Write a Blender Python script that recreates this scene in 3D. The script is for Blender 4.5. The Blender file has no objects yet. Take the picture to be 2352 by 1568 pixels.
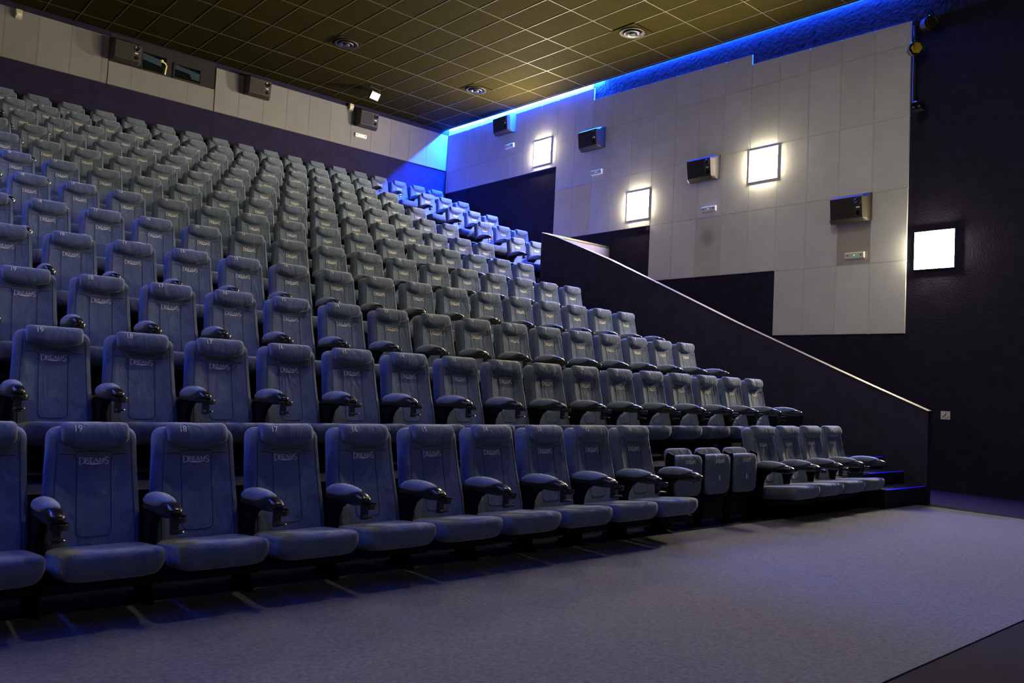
import bpy, bmesh, math, random
from mathutils import Vector, Matrix

random.seed(7)
PI = math.pi
SC = bpy.context.scene
COL = SC.collection

# ------------------------------------------------------------------ camera
cam_data = bpy.data.cameras.new('camera')
cam_data.sensor_fit = 'HORIZONTAL'
cam_data.sensor_width = 36.0
cam_data.lens = 1865.39 / 2352.0 * 36.0
cam_data.clip_start = 0.05
cam_data.clip_end = 200
cam = bpy.data.objects.new('camera', cam_data)
COL.objects.link(cam)
RV = Vector((0.7541294, -0.6548849, 0.0491392))
UV = Vector((-0.0719952, -0.0080681, 0.9973723))
FV = Vector((0.6527676, 0.7556856, 0.0532329))
CAM = Vector((-13.4037, -18.7405, 1.3006))
cam.matrix_world = Matrix(((RV.x, UV.x, -FV.x, CAM.x), (RV.y, UV.y, -FV.y, CAM.y),
                           (RV.z, UV.z, -FV.z, CAM.z), (0, 0, 0, 1)))
SC.camera = cam

# ------------------------------------------------------------------ world, exposure
world = bpy.data.worlds.new('world')
SC.world = world
world.use_nodes = True
world.node_tree.nodes['Background'].inputs[0].default_value = (0, 0, 0, 1)
world.node_tree.nodes['Background'].inputs[1].default_value = 0.0
vs = SC.view_settings
vs.view_transform = 'Standard'
vs.look = 'None'
vs.exposure = 0.0
vs.gamma = 1.0
vs.use_curve_mapping = False
try:
    SC.cycles.use_denoising = True
    SC.cycles.max_bounces = 6
    SC.cycles.diffuse_bounces = 4
    SC.cycles.caustics_reflective = False
    SC.cycles.caustics_refractive = False
    SC.cycles.sample_clamp_indirect = 6.0
except Exception:
    pass

LAMP_STRENGTH = {1: 365.0, -1: 14.0, 2: 980.0}   # square wall lamps: panelled side, opposite side; ceiling downlights over the front row
LAMP_COLOR = (1.0, 0.86, 0.60)
# blue strips under the ceiling edges, W per metre: run by the back wall, run towards the screen (voltage drop)
LED_POWER = {'right': (1050.0, 110.0), 'left': (140.0, 38.0)}
LED_COLOR = (0.006, 0.068, 1.0)

# room measures (metres): right wall x = 0, back wall y = 0, floor z = 0
XL, YF = -15.6, -24.0
def zceil(y): return 8.43 + 0.0183 * y

# ------------------------------------------------------------------ materials
def nodes_of(name):
    m = bpy.data.materials.new(name)
    m.use_nodes = True
    nt = m.node_tree
    b = nt.nodes['Principled BSDF']
    return m, nt, b

def mat(name, col, rough=0.6, metal=0.0, spec=0.5, var=0.0, scale=20.0, bump=0.0, bscale=80.0,
        sheen=0.0, emit=None, estr=0.0, coat=0.0, randobj=0.0):
    m, nt, b = nodes_of(name)
    N, L = nt.nodes, nt.links
    b.inputs['Base Color'].default_value = (*col, 1)
    b.inputs['Roughness'].default_value = rough
    b.inputs['Metallic'].default_value = metal
    b.inputs['Specular IOR Level'].default_value = spec
    if sheen:
        b.inputs['Sheen Weight'].default_value = sheen
        b.inputs['Sheen Roughness'].default_value = 0.5
    if coat:
        b.inputs['Coat Weight'].default_value = coat
        b.inputs['Coat Roughness'].default_value = 0.12
    if emit:
        b.inputs['Emission Color'].default_value = (*emit, 1)
        b.inputs['Emission Strength'].default_value = estr
    tc = N.new('ShaderNodeTexCoord')
    last = None
    if var:
        nz = N.new('ShaderNodeTexNoise')
        nz.inputs['Scale'].default_value = scale
        nz.inputs['Detail'].default_value = 5
        L.new(tc.outputs['Object'], nz.inputs['Vector'])
        hsv = N.new('ShaderNodeHueSaturation')
        hsv.inputs['Color'].default_value = (*col, 1)
        mr = N.new('ShaderNodeMapRange')
        mr.inputs['From Min'].default_value = 0.25
        mr.inputs['From Max'].default_value = 0.75
        mr.inputs['To Min'].default_value = 1 - var
        mr.inputs['To Max'].default_value = 1 + var
        L.new(nz.outputs['Fac'], mr.inputs['Value'])
        L.new(mr.outputs['Result'], hsv.inputs['Value'])
        last = hsv
        if randobj:
            oi = N.new('ShaderNodeObjectInfo')
            mr2 = N.new('ShaderNodeMapRange')
            mr2.inputs['To Min'].default_value = 1 - randobj
            mr2.inputs['To Max'].default_value = 1 + randobj
            L.new(oi.outputs['Random'], mr2.inputs['Value'])
            mu = N.new('ShaderNodeMath')
            mu.operation = 'MULTIPLY'
            L.new(mr.outputs['Result'], mu.inputs[0])
            L.new(mr2.outputs['Result'], mu.inputs[1])
            L.new(mu.outputs[0], hsv.inputs['Value'])
        L.new(hsv.outputs['Color'], b.inputs['Base Color'])
    if bump:
        n2 = N.new('ShaderNodeTexNoise')
        n2.inputs['Scale'].default_value = bscale
        n2.inputs['Detail'].default_value = 4
        L.new(tc.outputs['Object'], n2.inputs['Vector'])
        bp = N.new('ShaderNodeBump')
        bp.inputs['Strength'].default_value = bump
        bp.inputs['Distance'].default_value = 0.02
        L.new(n2.outputs['Fac'], bp.inputs['Height'])
        L.new(bp.outputs['Normal'], b.inputs['Normal'])
    return m

def fabric_mat(name, col):
    """plush blue upholstery: fine nap, soft folds that differ from seat to seat"""
    m, nt, b = nodes_of(name)
    N, L = nt.nodes, nt.links
    b.inputs['Roughness'].default_value = 0.92
    b.inputs['Specular IOR Level'].default_value = 0.15
    b.inputs['Sheen Weight'].default_value = 0.35
    b.inputs['Sheen Roughness'].default_value = 0.45
    tc = N.new('ShaderNodeTexCoord')
    oi = N.new('ShaderNodeObjectInfo')
    add = N.new('ShaderNodeVectorMath')
    add.operation = 'ADD'
    sc = N.new('ShaderNodeVectorMath')
    sc.operation = 'SCALE'
    sc.inputs['Scale'].default_value = 37.0
    cx = N.new('ShaderNodeCombineXYZ')
    for k in range(3):
        L.new(oi.outputs['Random'], cx.inputs[k])
    L.new(cx.outputs[0], sc.inputs[0])
    L.new(tc.outputs['Object'], add.inputs[0])
    L.new(sc.outputs[0], add.inputs[1])
    nap = N.new('ShaderNodeTexNoise')
    nap.inputs['Scale'].default_value = 160
    nap.inputs['Detail'].default_value = 3
    L.new(add.outputs[0], nap.inputs['Vector'])
    blot = N.new('ShaderNodeTexNoise')
    blot.inputs['Scale'].default_value = 9
    blot.inputs['Detail'].default_value = 4
    L.new(add.outputs[0], blot.inputs['Vector'])
    mx = N.new('ShaderNodeMath')
    mx.operation = 'MULTIPLY_ADD'
    mx.inputs[1].default_value = 0.55
    L.new(nap.outputs['Fac'], mx.inputs[0])
    L.new(blot.outputs['Fac'], mx.inputs[2])
    mr = N.new('ShaderNodeMapRange')
    mr.inputs['From Min'].default_value = 0.5
    mr.inputs['From Max'].default_value = 1.05
    mr.inputs['To Min'].default_value = 0.8
    mr.inputs['To Max'].default_value = 1.2
    L.new(mx.outputs[0], mr.inputs['Value'])
    hsv = N.new('ShaderNodeHueSaturation')
    hsv.inputs['Color'].default_value = (*col, 1)
    L.new(mr.outputs['Result'], hsv.inputs['Value'])
    L.new(hsv.outputs['Color'], b.inputs['Base Color'])
    # folds: stretched noise
    mp = N.new('ShaderNodeMapping')
    mp.inputs['Scale'].default_value = (7, 7, 3)
    mp.inputs['Rotation'].default_value = (0, 0.6, 0)
    L.new(add.outputs[0], mp.inputs['Vector'])
    fold = N.new('ShaderNodeTexNoise')
    fold.inputs['Scale'].default_value = 1.6
    fold.inputs['Detail'].default_value = 2.5
    fold.inputs['Distortion'].default_value = 0.8
    L.new(mp.outputs[0], fold.inputs['Vector'])
    b1 = N.new('ShaderNodeBump')
    b1.inputs['Strength'].default_value = 0.45
    b1.inputs['Distance'].default_value = 0.035
    L.new(fold.outputs['Fac'], b1.inputs['Height'])
    b2 = N.new('ShaderNodeBump')
    b2.inputs['Strength'].default_value = 0.25
    b2.inputs['Distance'].default_value = 0.003
    L.new(nap.outputs['Fac'], b2.inputs['Height'])
    L.new(b1.outputs['Normal'], b2.inputs['Normal'])
    L.new(b2.outputs['Normal'], b.inputs['Normal'])
    return m

def emit_mat(name, col, strength):
    m, nt, b = nodes_of(name)
    b.inputs['Base Color'].default_value = (*[min(1, c) for c in col], 1)
    b.inputs['Roughness'].default_value = 0.6
    b.inputs['Emission Color'].default_value = (*col, 1)
    b.inputs['Emission Strength'].default_value = strength
    return m

def panel_mat(name, col, stain=None):
    """fabric-wrapped acoustic board: grain, faint blotches; optional round grease stain (y, z, radius)"""
    m, nt, b = nodes_of(name)
    N, L = nt.nodes, nt.links
    b.inputs['Roughness'].default_value = 0.85
    b.inputs['Specular IOR Level'].default_value = 0.2
    tc = N.new('ShaderNodeTexCoord')
    oi = N.new('ShaderNodeObjectInfo')
    geo = N.new('ShaderNodeNewGeometry')
    nz = N.new('ShaderNodeTexNoise')
    nz.inputs['Scale'].default_value = 2.2
    nz.inputs['Detail'].default_value = 6
    L.new(geo.outputs['Position'], nz.inputs['Vector'])
    gr = N.new('ShaderNodeTexNoise')
    gr.inputs['Scale'].default_value = 60
    gr.inputs['Detail'].default_value = 3
    L.new(geo.outputs['Position'], gr.inputs['Vector'])
    m1 = N.new('ShaderNodeMapRange')
    m1.inputs['From Min'].default_value = 0.3
    m1.inputs['From Max'].default_value = 0.7
    m1.inputs['To Min'].default_value = 0.95
    m1.inputs['To Max'].default_value = 1.05
    L.new(nz.outputs['Fac'], m1.inputs['Value'])
    m2 = N.new('ShaderNodeMapRange')
    m2.inputs['From Min'].default_value = 0.3
    m2.inputs['From Max'].default_value = 0.7
    m2.inputs['To Min'].default_value = 0.93
    m2.inputs['To Max'].default_value = 1.07
    L.new(gr.outputs['Fac'], m2.inputs['Value'])
    m3 = N.new('ShaderNodeMapRange')
    m3.inputs['To Min'].default_value = 0.95
    m3.inputs['To Max'].default_value = 1.05
    L.new(oi.outputs['Random'], m3.inputs['Value'])
    a = N.new('ShaderNodeMath'); a.operation = 'MULTIPLY'
    c = N.new('ShaderNodeMath'); c.operation = 'MULTIPLY'
    L.new(m1.outputs[0], a.inputs[0]); L.new(m2.outputs[0], a.inputs[1])
    L.new(a.outputs[0], c.inputs[0]); L.new(m3.outputs[0], c.inputs[1])
    val = c.outputs[0]
    if stain:
        d = N.new('ShaderNodeVectorMath'); d.operation = 'DISTANCE'
        d.inputs[1].default_value = (-0.035, stain[0], stain[1])
        L.new(geo.outputs['Position'], d.inputs[0])
        ms = N.new('ShaderNodeMapRange')
        ms.interpolation_type = 'SMOOTHSTEP'
        ms.inputs['From Min'].default_value = 0.02
        ms.inputs['From Max'].default_value = stain[2]
        ms.inputs['To Min'].default_value = 0.62
        ms.inputs['To Max'].default_value = 1.0
        L.new(d.outputs['Value'], ms.inputs['Value'])
        e = N.new('ShaderNodeMath'); e.operation = 'MULTIPLY'
        L.new(val, e.inputs[0]); L.new(ms.outputs[0], e.inputs[1])
        val = e.outputs[0]
    hsv = N.new('ShaderNodeHueSaturation')
    hsv.inputs['Color'].default_value = (*col, 1)
    L.new(val, hsv.inputs['Value'])
    L.new(hsv.outputs['Color'], b.inputs['Base Color'])
    bp = N.new('ShaderNodeBump')
    bp.inputs['Strength'].default_value = 0.15
    bp.inputs['Distance'].default_value = 0.004
    L.new(gr.outputs['Fac'], bp.inputs['Height'])
    L.new(bp.outputs['Normal'], b.inputs['Normal'])
    return m

M = {}
M['fabric'] = fabric_mat('seat_fabric', (0.125, 0.158, 0.215))
M['seam'] = mat('seam_thread', (0.03, 0.036, 0.05), 0.9)
M['black'] = mat('black_plastic', (0.010, 0.009, 0.008), 0.28, spec=0.5, coat=0.25)
M['black_matt'] = mat('black_matt', (0.006, 0.006, 0.007), 0.85, spec=0.15, var=0.2, scale=15)
M['pad'] = fabric_mat('arm_pad_fabric', (0.22, 0.27, 0.34))  # seat fabric made lighter: light from above put into the pad colour
M['thread_white'] = mat('white_embroidery', (0.86, 0.82, 0.66), 0.7)
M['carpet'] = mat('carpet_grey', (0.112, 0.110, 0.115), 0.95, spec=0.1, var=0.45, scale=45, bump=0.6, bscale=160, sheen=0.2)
M['carpet_dark'] = mat('carpet_navy', (0.009, 0.006, 0.022), 0.95, spec=0.1, var=0.3, scale=6, bump=0.4, bscale=140)  # navy carpet; below the front seats it also stands for their shade
M['step'] = mat('step_carpet', (0.028, 0.027, 0.032), 0.95, spec=0.1, var=0.3, scale=8, bump=0.4, bscale=120)
M['wall_par'] = mat('parapet_cloth', (0.042, 0.036, 0.064), 0.85, spec=0.15, var=0.25, scale=5, bump=0.4, bscale=35)
M['wall_bk'] = mat('back_wall_cloth', (0.020, 0.017, 0.044), 0.85, spec=0.15, var=0.25, scale=5, bump=0.4, bscale=35)
M['wall'] = mat('navy_wall_cloth', (0.026, 0.022, 0.044), 0.85, spec=0.15, var=0.25, scale=5, bump=0.5, bscale=35)
M['wall_top'] = mat('rough_dark_wall', (0.030, 0.028, 0.040), 0.8, spec=0.2, var=0.5, scale=7, bump=0.35, bscale=14)
M['panel'] = panel_mat('grey_panel', (0.78, 0.79, 0.78))
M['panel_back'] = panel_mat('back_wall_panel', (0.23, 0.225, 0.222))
M['panel_beige'] = panel_mat('beige_panel', (0.88, 0.76, 0.46))
M['panel_brown'] = panel_mat('brown_grey_panel', (0.48, 0.43, 0.385))
M['panel_stain'] = panel_mat('stained_panel', (0.68, 0.68, 0.65), stain=(-9.06, 4.42, 0.26))
M['wall_purple'] = mat('purple_grey_cloth', (0.10, 0.09, 0.15), 0.85, var=0.15, scale=8)
M['joint'] = mat('pale_joint_strip', (0.85, 0.84, 0.80), 0.7)
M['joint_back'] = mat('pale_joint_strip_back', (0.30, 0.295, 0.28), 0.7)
M['tile'] = mat('black_ceiling_tile', (0.026, 0.0215, 0.004), 0.9, spec=0.04, var=0.12, scale=6, bump=0.2, bscale=90, randobj=0.08)
M['tbar'] = mat('ceiling_t_bar', (0.075, 0.063, 0.026), 0.6)
M['ceil'] = mat('ceiling_back', (0.015, 0.014, 0.012), 0.9)
M['lamp'] = emit_mat('lamp_diffuser', LAMP_COLOR, LAMP_STRENGTH[1])
M['downlight'] = emit_mat('downlight_lens', (1.0, 0.90, 0.74), LAMP_STRENGTH[2])
M['lamp_dim'] = emit_mat('lamp_diffuser_dimmed', LAMP_COLOR, LAMP_STRENGTH[-1])
M['lamp_frame'] = mat('lamp_frame', (0.5, 0.48, 0.42), 0.5)
M['led'] = emit_mat('blue_led', (0.05, 0.35, 1.0), 6.0)
M['nosing'] = emit_mat('blue_step_led', (0.012, 0.012, 1.0), 0.5)
M['speaker'] = mat('speaker_cabinet', (0.028, 0.024, 0.016), 0.55, var=0.15, scale=30, bump=0.15, bscale=200)
M['grille'] = mat('speaker_grille', (0.020, 0.016, 0.010), 0.7, bump=0.3, bscale=300)
M['white'] = mat('white_plastic', (0.92, 0.90, 0.82), 0.45, var=0.05, scale=8)
M['cream'] = mat('cream_plastic', (0.62, 0.55, 0.34), 0.5, var=0.08, scale=10)
M['green_led'] = emit_mat('green_led', (0.05, 1.0, 0.25), 0.9)
M['steel'] = mat('brushed_steel', (0.07, 0.066, 0.058), 0.6, metal=1.0, var=0.1, scale=40)
M['chrome'] = mat('dull_chrome', (0.16, 0.155, 0.15), 0.35, metal=1.0)
M['grey_metal'] = mat('grey_metal', (0.05, 0.047, 0.042), 0.5, metal=0.3)
M['par_lens'] = mat('par_lens', (0.85, 0.66, 0.05), 0.3, spec=0.6)  # reflected lamp light put into the lens colour as yellow
M['par_bead'] = mat('par_bead', (0.45, 0.33, 0.02), 0.3)  # darker yellow of the same painted lamp reflection
M['par_lens_dim'] = mat('par_lens_dim', (0.10, 0.085, 0.06), 0.35)
M['sign'] = mat('sign_white', (0.95, 0.94, 0.86), 0.5)
M['ink'] = mat('sign_ink', (0.012, 0.012, 0.012), 0.6)
M['booth'] = emit_mat('booth_glow', (0.13, 0.17, 0.18), 0.22)
M['booth_dark'] = mat('booth_dark', (0.014, 0.011, 0.012), 0.8)
M['screen'] = mat('screen_white', (0.75, 0.75, 0.74), 0.8)
M['yellow'] = mat('pale_yellow_metal', (0.80, 0.74, 0.36), 0.4, emit=(0.8, 0.72, 0.3), estr=0.12)
def glass_mat():
    m, nt, b = nodes_of('window_glass')
    b.inputs['Base Color'].default_value = (0.8, 0.9, 0.9, 1)
    b.inputs['Roughness'].default_value = 0.05
    b.inputs['Transmission Weight'].default_value = 1.0
    b.inputs['IOR'].default_value = 1.45
    return m
M['glass'] = glass_mat()

# ------------------------------------------------------------------ object helpers
def link(name, me, parent=None, loc=None):
    o = bpy.data.objects.new(name, me)
    COL.objects.link(o)
    if parent is not None:
        o.parent = parent
    if loc is not None:
        o.location = loc
    return o

def tag(o, label=None, cat=None, group=None, kind=None):
    if label: o['label'] = label
    if cat: o['category'] = cat
    if group: o['group'] = group
    if kind: o['kind'] = kind
    return o

def empty(name, loc=(0, 0, 0), rotz=0.0):
    o = bpy.data.objects.new(name, None)
    COL.objects.link(o)
    o.location = loc
    o.rotation_euler = (0, 0, rotz)
    o.empty_display_size = 0.1
    return o

def mesh_from(name, verts, faces, mats, smooth=False, fmat=None):
    me = bpy.data.meshes.new(name)
    me.from_pydata([tuple(v) for v in verts], [], faces)
    for m in (mats if isinstance(mats, (list, tuple)) else [mats]):
        me.materials.append(m)
    bm = bmesh.new()
    bm.from_mesh(me)
    bmesh.ops.recalc_face_normals(bm, faces=bm.faces)
    bm.to_mesh(me)
    bm.free()
    if fmat:
        for p, k in zip(me.polygons, fmat):
            p.material_index = k
    if smooth:
        for p in me.polygons:
            p.use_smooth = True
    me.update()
    return me

class MB:
    """collects simple solids into one mesh"""
    def __init__(self):
        self.v, self.f = [], []
    def add(self, verts, faces):
        n = len(self.v)
        self.v += [Vector(q) for q in verts]
        self.f += [tuple(i + n for i in f) for f in faces]
        return self
    def box(self, x0, x1, y0, y1, z0, z1):
        vs_ = [(x, y, z) for x in (x0, x1) for y in (y0, y1) for z in (z0, z1)]
        return self.add(vs_, [(0, 1, 3, 2), (4, 6, 7, 5), (0, 4, 5, 1), (2, 3, 7, 6), (0, 2, 6, 4), (1, 5, 7, 3)])
    def prism(self, pts, axis, a, b):
        """pts: closed 2-D outline in the two other axes, extruded along axis from a to b"""
        n = len(pts)
        def P(p, t):
            if axis == 'x': return (t, p[0], p[1])
            if axis == 'y': return (p[0], t, p[1])
            return (p[0], p[1], t)
        vs_ = [P(p, a) for p in pts] + [P(p, b) for p in pts]
        fs = [tuple(range(n)), tuple(range(2 * n - 1, n - 1, -1))]
        for i in range(n):
            j = (i + 1) % n
            fs.append((i, j, j + n, i + n))
        return self.add(vs_, fs)
    def tube(self, pts, r, seg=8, cap=True):
        pts = [Vector(p) for p in pts]
        rings = []
        for i, p in enumerate(pts):
            d = (pts[min(i + 1, len(pts) - 1)] - pts[max(i - 1, 0)]).normalized()
            up = Vector((0, 0, 1)) if abs(d.z) < 0.9 else Vector((1, 0, 0))
            a = d.cross(up).normalized()
            b = d.cross(a).normalized()
            rr = r[i] if isinstance(r, (list, tuple)) else r
            rings.append([p + a * rr * math.cos(2 * PI * k / seg) + b * rr * math.sin(2 * PI * k / seg) for k in range(seg)])
        return self.loft(rings, cap)
    def loft(self, rings, cap=True):
        n = len(rings[0])
        vs_ = [q for ring in rings for q in ring]
        fs = []
        for i in range(len(rings) - 1):
            for k in range(n):
                k2 = (k + 1) % n
                fs.append((i * n + k, i * n + k2, (i + 1) * n + k2, (i + 1) * n + k))
        if cap:
            fs.append(tuple(range(n - 1, -1, -1)))
            fs.append(tuple((len(rings) - 1) * n + k for k in range(n)))
        return self.add(vs_, fs)
    def lathe(self, prof, c, axis='z', seg=20):
        """prof: list of (radius, height)"""
        rings = []
        for r, h in prof:
            ring = []
            for k in range(seg):
                a = 2 * PI * k / seg
                u, w = r * math.cos(a), r * math.sin(a)
                if axis == 'z': q = (c[0] + u, c[1] + w, c[2] + h)
                elif axis == 'y': q = (c[0] + u, c[1] + h, c[2] + w)
                else: q = (c[0] + h, c[1] + u, c[2] + w)
                ring.append(Vector(q))
            rings.append(ring)
        return self.loft(rings, True)
    def mesh(self, name, m, smooth=False):
        return mesh_from(name, self.v, self.f, m, smooth)
    def obj(self, name, m, parent=None, smooth=False):
        return link(name, self.mesh(name, m, smooth), parent)

def autosmooth(me, ang=40):
    try:
        for p in me.polygons: p.use_smooth = True
        me.set_sharp_from_angle(angle=math.radians(ang))
    except Exception:
        pass
    return me

# ================================================================== ROOM SHELL
# row planes: (y of the backrest face, height of the tread under the row)
ROWY = {1: -13.84, 2: -12.628, 3: -11.424, 4: -10.215, 5: -8.973, 6: -7.739, 7: -6.555, 8: -5.35, 9: -4.158,
        10: -2.998, 11: -1.766, 12: -0.272}
LOGOZ = {1: 0.769, 2: 1.336, 3: 1.833, 4: 2.329, 5: 2.818, 6: 3.314, 7: 3.808, 8: 4.321, 9: 4.815, 10: 5.319,
         11: 5.831, 12: 6.408}
TREAD = {r: LOGOZ[r] - 0.769 for r in LOGOZ}
ROWX = {2: (0.000213197, -0.00616072, -0.514025, -3.78563), 3: (0.000201648, -0.00494294, -0.534146, -3.70928),
        4: (0.000188267, -0.00396491, -0.547236, -3.67157), 5: (0.000174519, -0.00315882, -0.555914, -3.65532),
        6: (0.000161642, -0.00251074, -0.561383, -3.65142), 7: (0.000150218, -0.00199818, -0.564519, -3.6554),
        8: (0.000139873, -0.00157067, -0.566897, -3.65153), 9: (0.000130205, -0.00120876, -0.567504, -3.66228),
        10: (0.00012185, -0.000914057, -0.56785, -3.66449), 11: (0.000113753, -0.000648557, -0.56777, -3.6652)}
ROW1 = [(-3.477, -13.584), (-4.062, -13.618), (-4.647, -13.651), (-5.233, -13.682), (-5.818, -13.711),
        (-6.403, -13.738), (-6.988, -13.764), (-7.573, -13.787), (-8.157, -13.807), (-8.74, -13.825),
        (-9.322, -13.839), (-9.901, -13.85), (-10.478, -13.855), (-11.049, -13.855), (-11.614, -13.846),
        (-12.168, -13.828), (-12.707, -13.794)]
RISER = 0.98            # riser stands this far in front of the backrests of its row
AX0, AX1 = -3.30, -2.12  # stair aisle between the main block and the parapet

# floor of the front area
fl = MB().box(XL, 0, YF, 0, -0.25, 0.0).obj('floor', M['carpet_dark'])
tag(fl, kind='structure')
MB().box(XL + 0.4, -2.36, -17.0, -14.02, 0.0005, 0.006).obj('carpet_field', M['carpet'], fl)  # back edge cut along the front seats' shadow, dark floor paints the shade

# treads under the rows (part of the floor)
for r in range(2, 13):
    y0 = ROWY[r] - RISER
    y1 = ROWY[r + 1] - RISER if r < 12 else 0.0
    z = TREAD[r]
    m = MB()
    if r < 8:
        m.box(XL, AX0, y0, y1, z - 0.6, z)
    elif r < 12:
        m.box(XL, AX0, y0, y1, z - 0.6, z)
    else:
        m.box(XL, 0, y0, y1, z - 0.6, z)
    m.obj('tread', M['step'], fl)
    if 8 <= r < 12:
        MB().box(AX1, 0, y0, y1, z - 0.6, z).obj('tread', M['step'], fl)
# aisle stairs with glowing nosings
for r in range(2, 13):
    yn = ROWY[r] - RISER
    z = TREAD[r]
    dz = (TREAD[r] - TREAD[r - 1]) / 3.0 if r > 2 else 0.165
    ynext = ROWY[r + 1] - RISER - 0.58 if r < 12 else yn + 0.3
    for k in range(3):
        ya = yn - 0.29 * k
        yb = (yn - 0.29 * (k - 1)) if k else ynext
        zt = z - dz * k
        if r == 12 and k == 0:
            continue
        s = MB().box(AX0, AX1, ya, yb, zt - 0.62, zt).obj('stair_step', M['step'], fl)
        MB().box(AX0 + 0.02, AX1 - 0.01, ya - 0.004, ya + 0.003, zt - 0.007, zt + 0.002).obj('nosing_light', M['nosing'], s)

# side wall behind the parapet, with proud grey boards
wr = MB().box(0, 0.25, YF, 0.25, -0.25, 9.2).obj('wall_right', M['wall'])
tag(wr, kind='structure')
E0, ZB = 13.6131, 2.4376
def ty(t): return -(t + E0) * 0.6
def zr(r): return ZB + 1.2 * r
def topA(t): return 8.315 + 0.004 * ty(t)
def topB(t): return 8.17 + 0.026 * ty(t)
def topC(t): return 8.00 + 0.028 * ty(t)
G = 0.006
def board(y0, y1, z0, z1, z1b, m):
    """one wall board between columns y0 (back) > y1 (front); top edge may slope a little"""
    x0, x1 = -0.03, -0.0005
    a, b = y0 - G, y1 + G
    vs_ = [(x1, a, z0 + G), (x1, b, z0 + G), (x1, b, z1b - G), (x1, a, z1 - G),
           (x0, a - 0.004, z0 + G + 0.004), (x0, b + 0.004, z0 + G + 0.004), (x0, b + 0.004, z1b - G - 0.004), (x0, a - 0.004, z1 - G - 0.004)]
    fs = [(0, 1, 2, 3), (4, 7, 6, 5), (0, 4, 5, 1), (1, 5, 6, 2), (2, 6, 7, 3), (3, 7, 4, 0)]
    return link('panel', mesh_from('panel', vs_, fs, m), wr)
cols = [(t, t + 1) for t in range(-13, 8)]
cols[0] = (-E0 + 0.02, -12)
for t0, t1 in cols:
    tc_ = (t0 + t1) / 2
    if tc_ < -6: lo = 3.5
    elif tc_ < -1: lo = 2
    elif tc_ < 4: lo = 1
    else: lo = 0
    top = topA if tc_ < -4 else topB if tc_ < 3 else topC
    rows_ = [r for r in (0, 1, 2, 3) if r >= lo]
    if lo == 3.5: rows_ = [3.5]
    for r in rows_:
        z0, z1 = zr(r), zr(4 if r == 3.5 else r + 1)
        m = M['panel']
        if r == 2 and -6 <= t0 < -4: m = M['panel_beige']
        if r == 1 and t0 == 6: m = M['panel_brown']
        if r == 1 and t0 == 1: m = M['panel_stain']
        board(ty(t0), ty(t1), z0, z1, z1, m)
    board(ty(t0), ty(t1), zr(4), top(t0), top(t1), M['panel'])
# pale seams (jointing strips) between the boards
def seam_v(t, z0, z1):
    MB().box(-0.0305, -0.0003, ty(t) - G, ty(t) + G, z0, z1).obj('joint_strip', M['joint'], wr)
for t in range(-12, 8):
    lo = 3.5 if t < -5 else 2 if t < 0 else 1 if t < 5 else 0
    seam_v(t, zr(lo), (topA if t < -4 else topB if t < 3 else topC)(t) - 0.02)
for r, ta, tb in ((1, 4, 8), (2, -1, 8), (3, -6, 8), (4, -E0 + 0.03, 8)):
    MB().box(-0.0303, -0.0003, ty(tb), ty(ta), zr(r) - G, zr(r) + G).obj('joint_strip', M['joint'], wr)

# rougher dark render along the top of that wall, lit by the strip
MB().box(-0.008, -0.0002, YF + 0.1, -5.0, 7.6, 9.1).obj('upper_render', M['wall_top'], wr)
MB().box(-0.012, -0.0001, -5.7, -0.02, 8.2, 9.1).obj('upper_band', M['panel'], wr)

# back wall with the projection ports
wb = MB().box(XL, 0.25, 0, 0.25, -0.25, 9.2).obj('wall_back', M['wall_bk'])
tag(wb, kind='structure')
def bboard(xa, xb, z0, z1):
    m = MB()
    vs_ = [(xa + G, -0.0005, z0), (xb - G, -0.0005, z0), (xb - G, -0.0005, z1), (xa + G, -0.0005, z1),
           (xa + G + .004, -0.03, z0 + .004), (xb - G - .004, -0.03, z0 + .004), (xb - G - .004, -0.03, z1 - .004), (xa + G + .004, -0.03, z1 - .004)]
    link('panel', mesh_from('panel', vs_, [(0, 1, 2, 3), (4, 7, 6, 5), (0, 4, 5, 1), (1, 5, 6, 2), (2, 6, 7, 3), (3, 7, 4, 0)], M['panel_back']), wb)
ZBL, ZBT = 7.284, 8.313
xs_ = [-0.035, -0.14 - 0.6] + [-0.14 - 0.6 * k for k in range(2, 26)]
for xb_, xa_ in zip(xs_[:-1], xs_[1:]):
    if xb_ <= -6.72 + 0.05 and xa_ >= -9.02 - 0.05:
        bboard(xa_, xb_, ZBL, 7.79)
    elif xa_ < -6.72 < xb_:
        bboard(-6.72, xb_, ZBL, ZBT)
        bboard(xa_, -6.72, ZBL, 7.79)
    elif xa_ < -9.01 < xb_:
        bboard(-9.01, xb_, ZBL, 7.79)
        bboard(xa_, -9.01, ZBL, ZBT)
    else:
        bboard(xa_, xb_, ZBL, ZBT)
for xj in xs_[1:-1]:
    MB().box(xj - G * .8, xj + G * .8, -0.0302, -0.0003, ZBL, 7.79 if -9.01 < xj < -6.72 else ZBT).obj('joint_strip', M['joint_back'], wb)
MB().box(-9.0, -6.73, -0.006, -0.0004, 7.79, 8.40).obj('port_surround', M['booth_dark'], wb)
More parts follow.
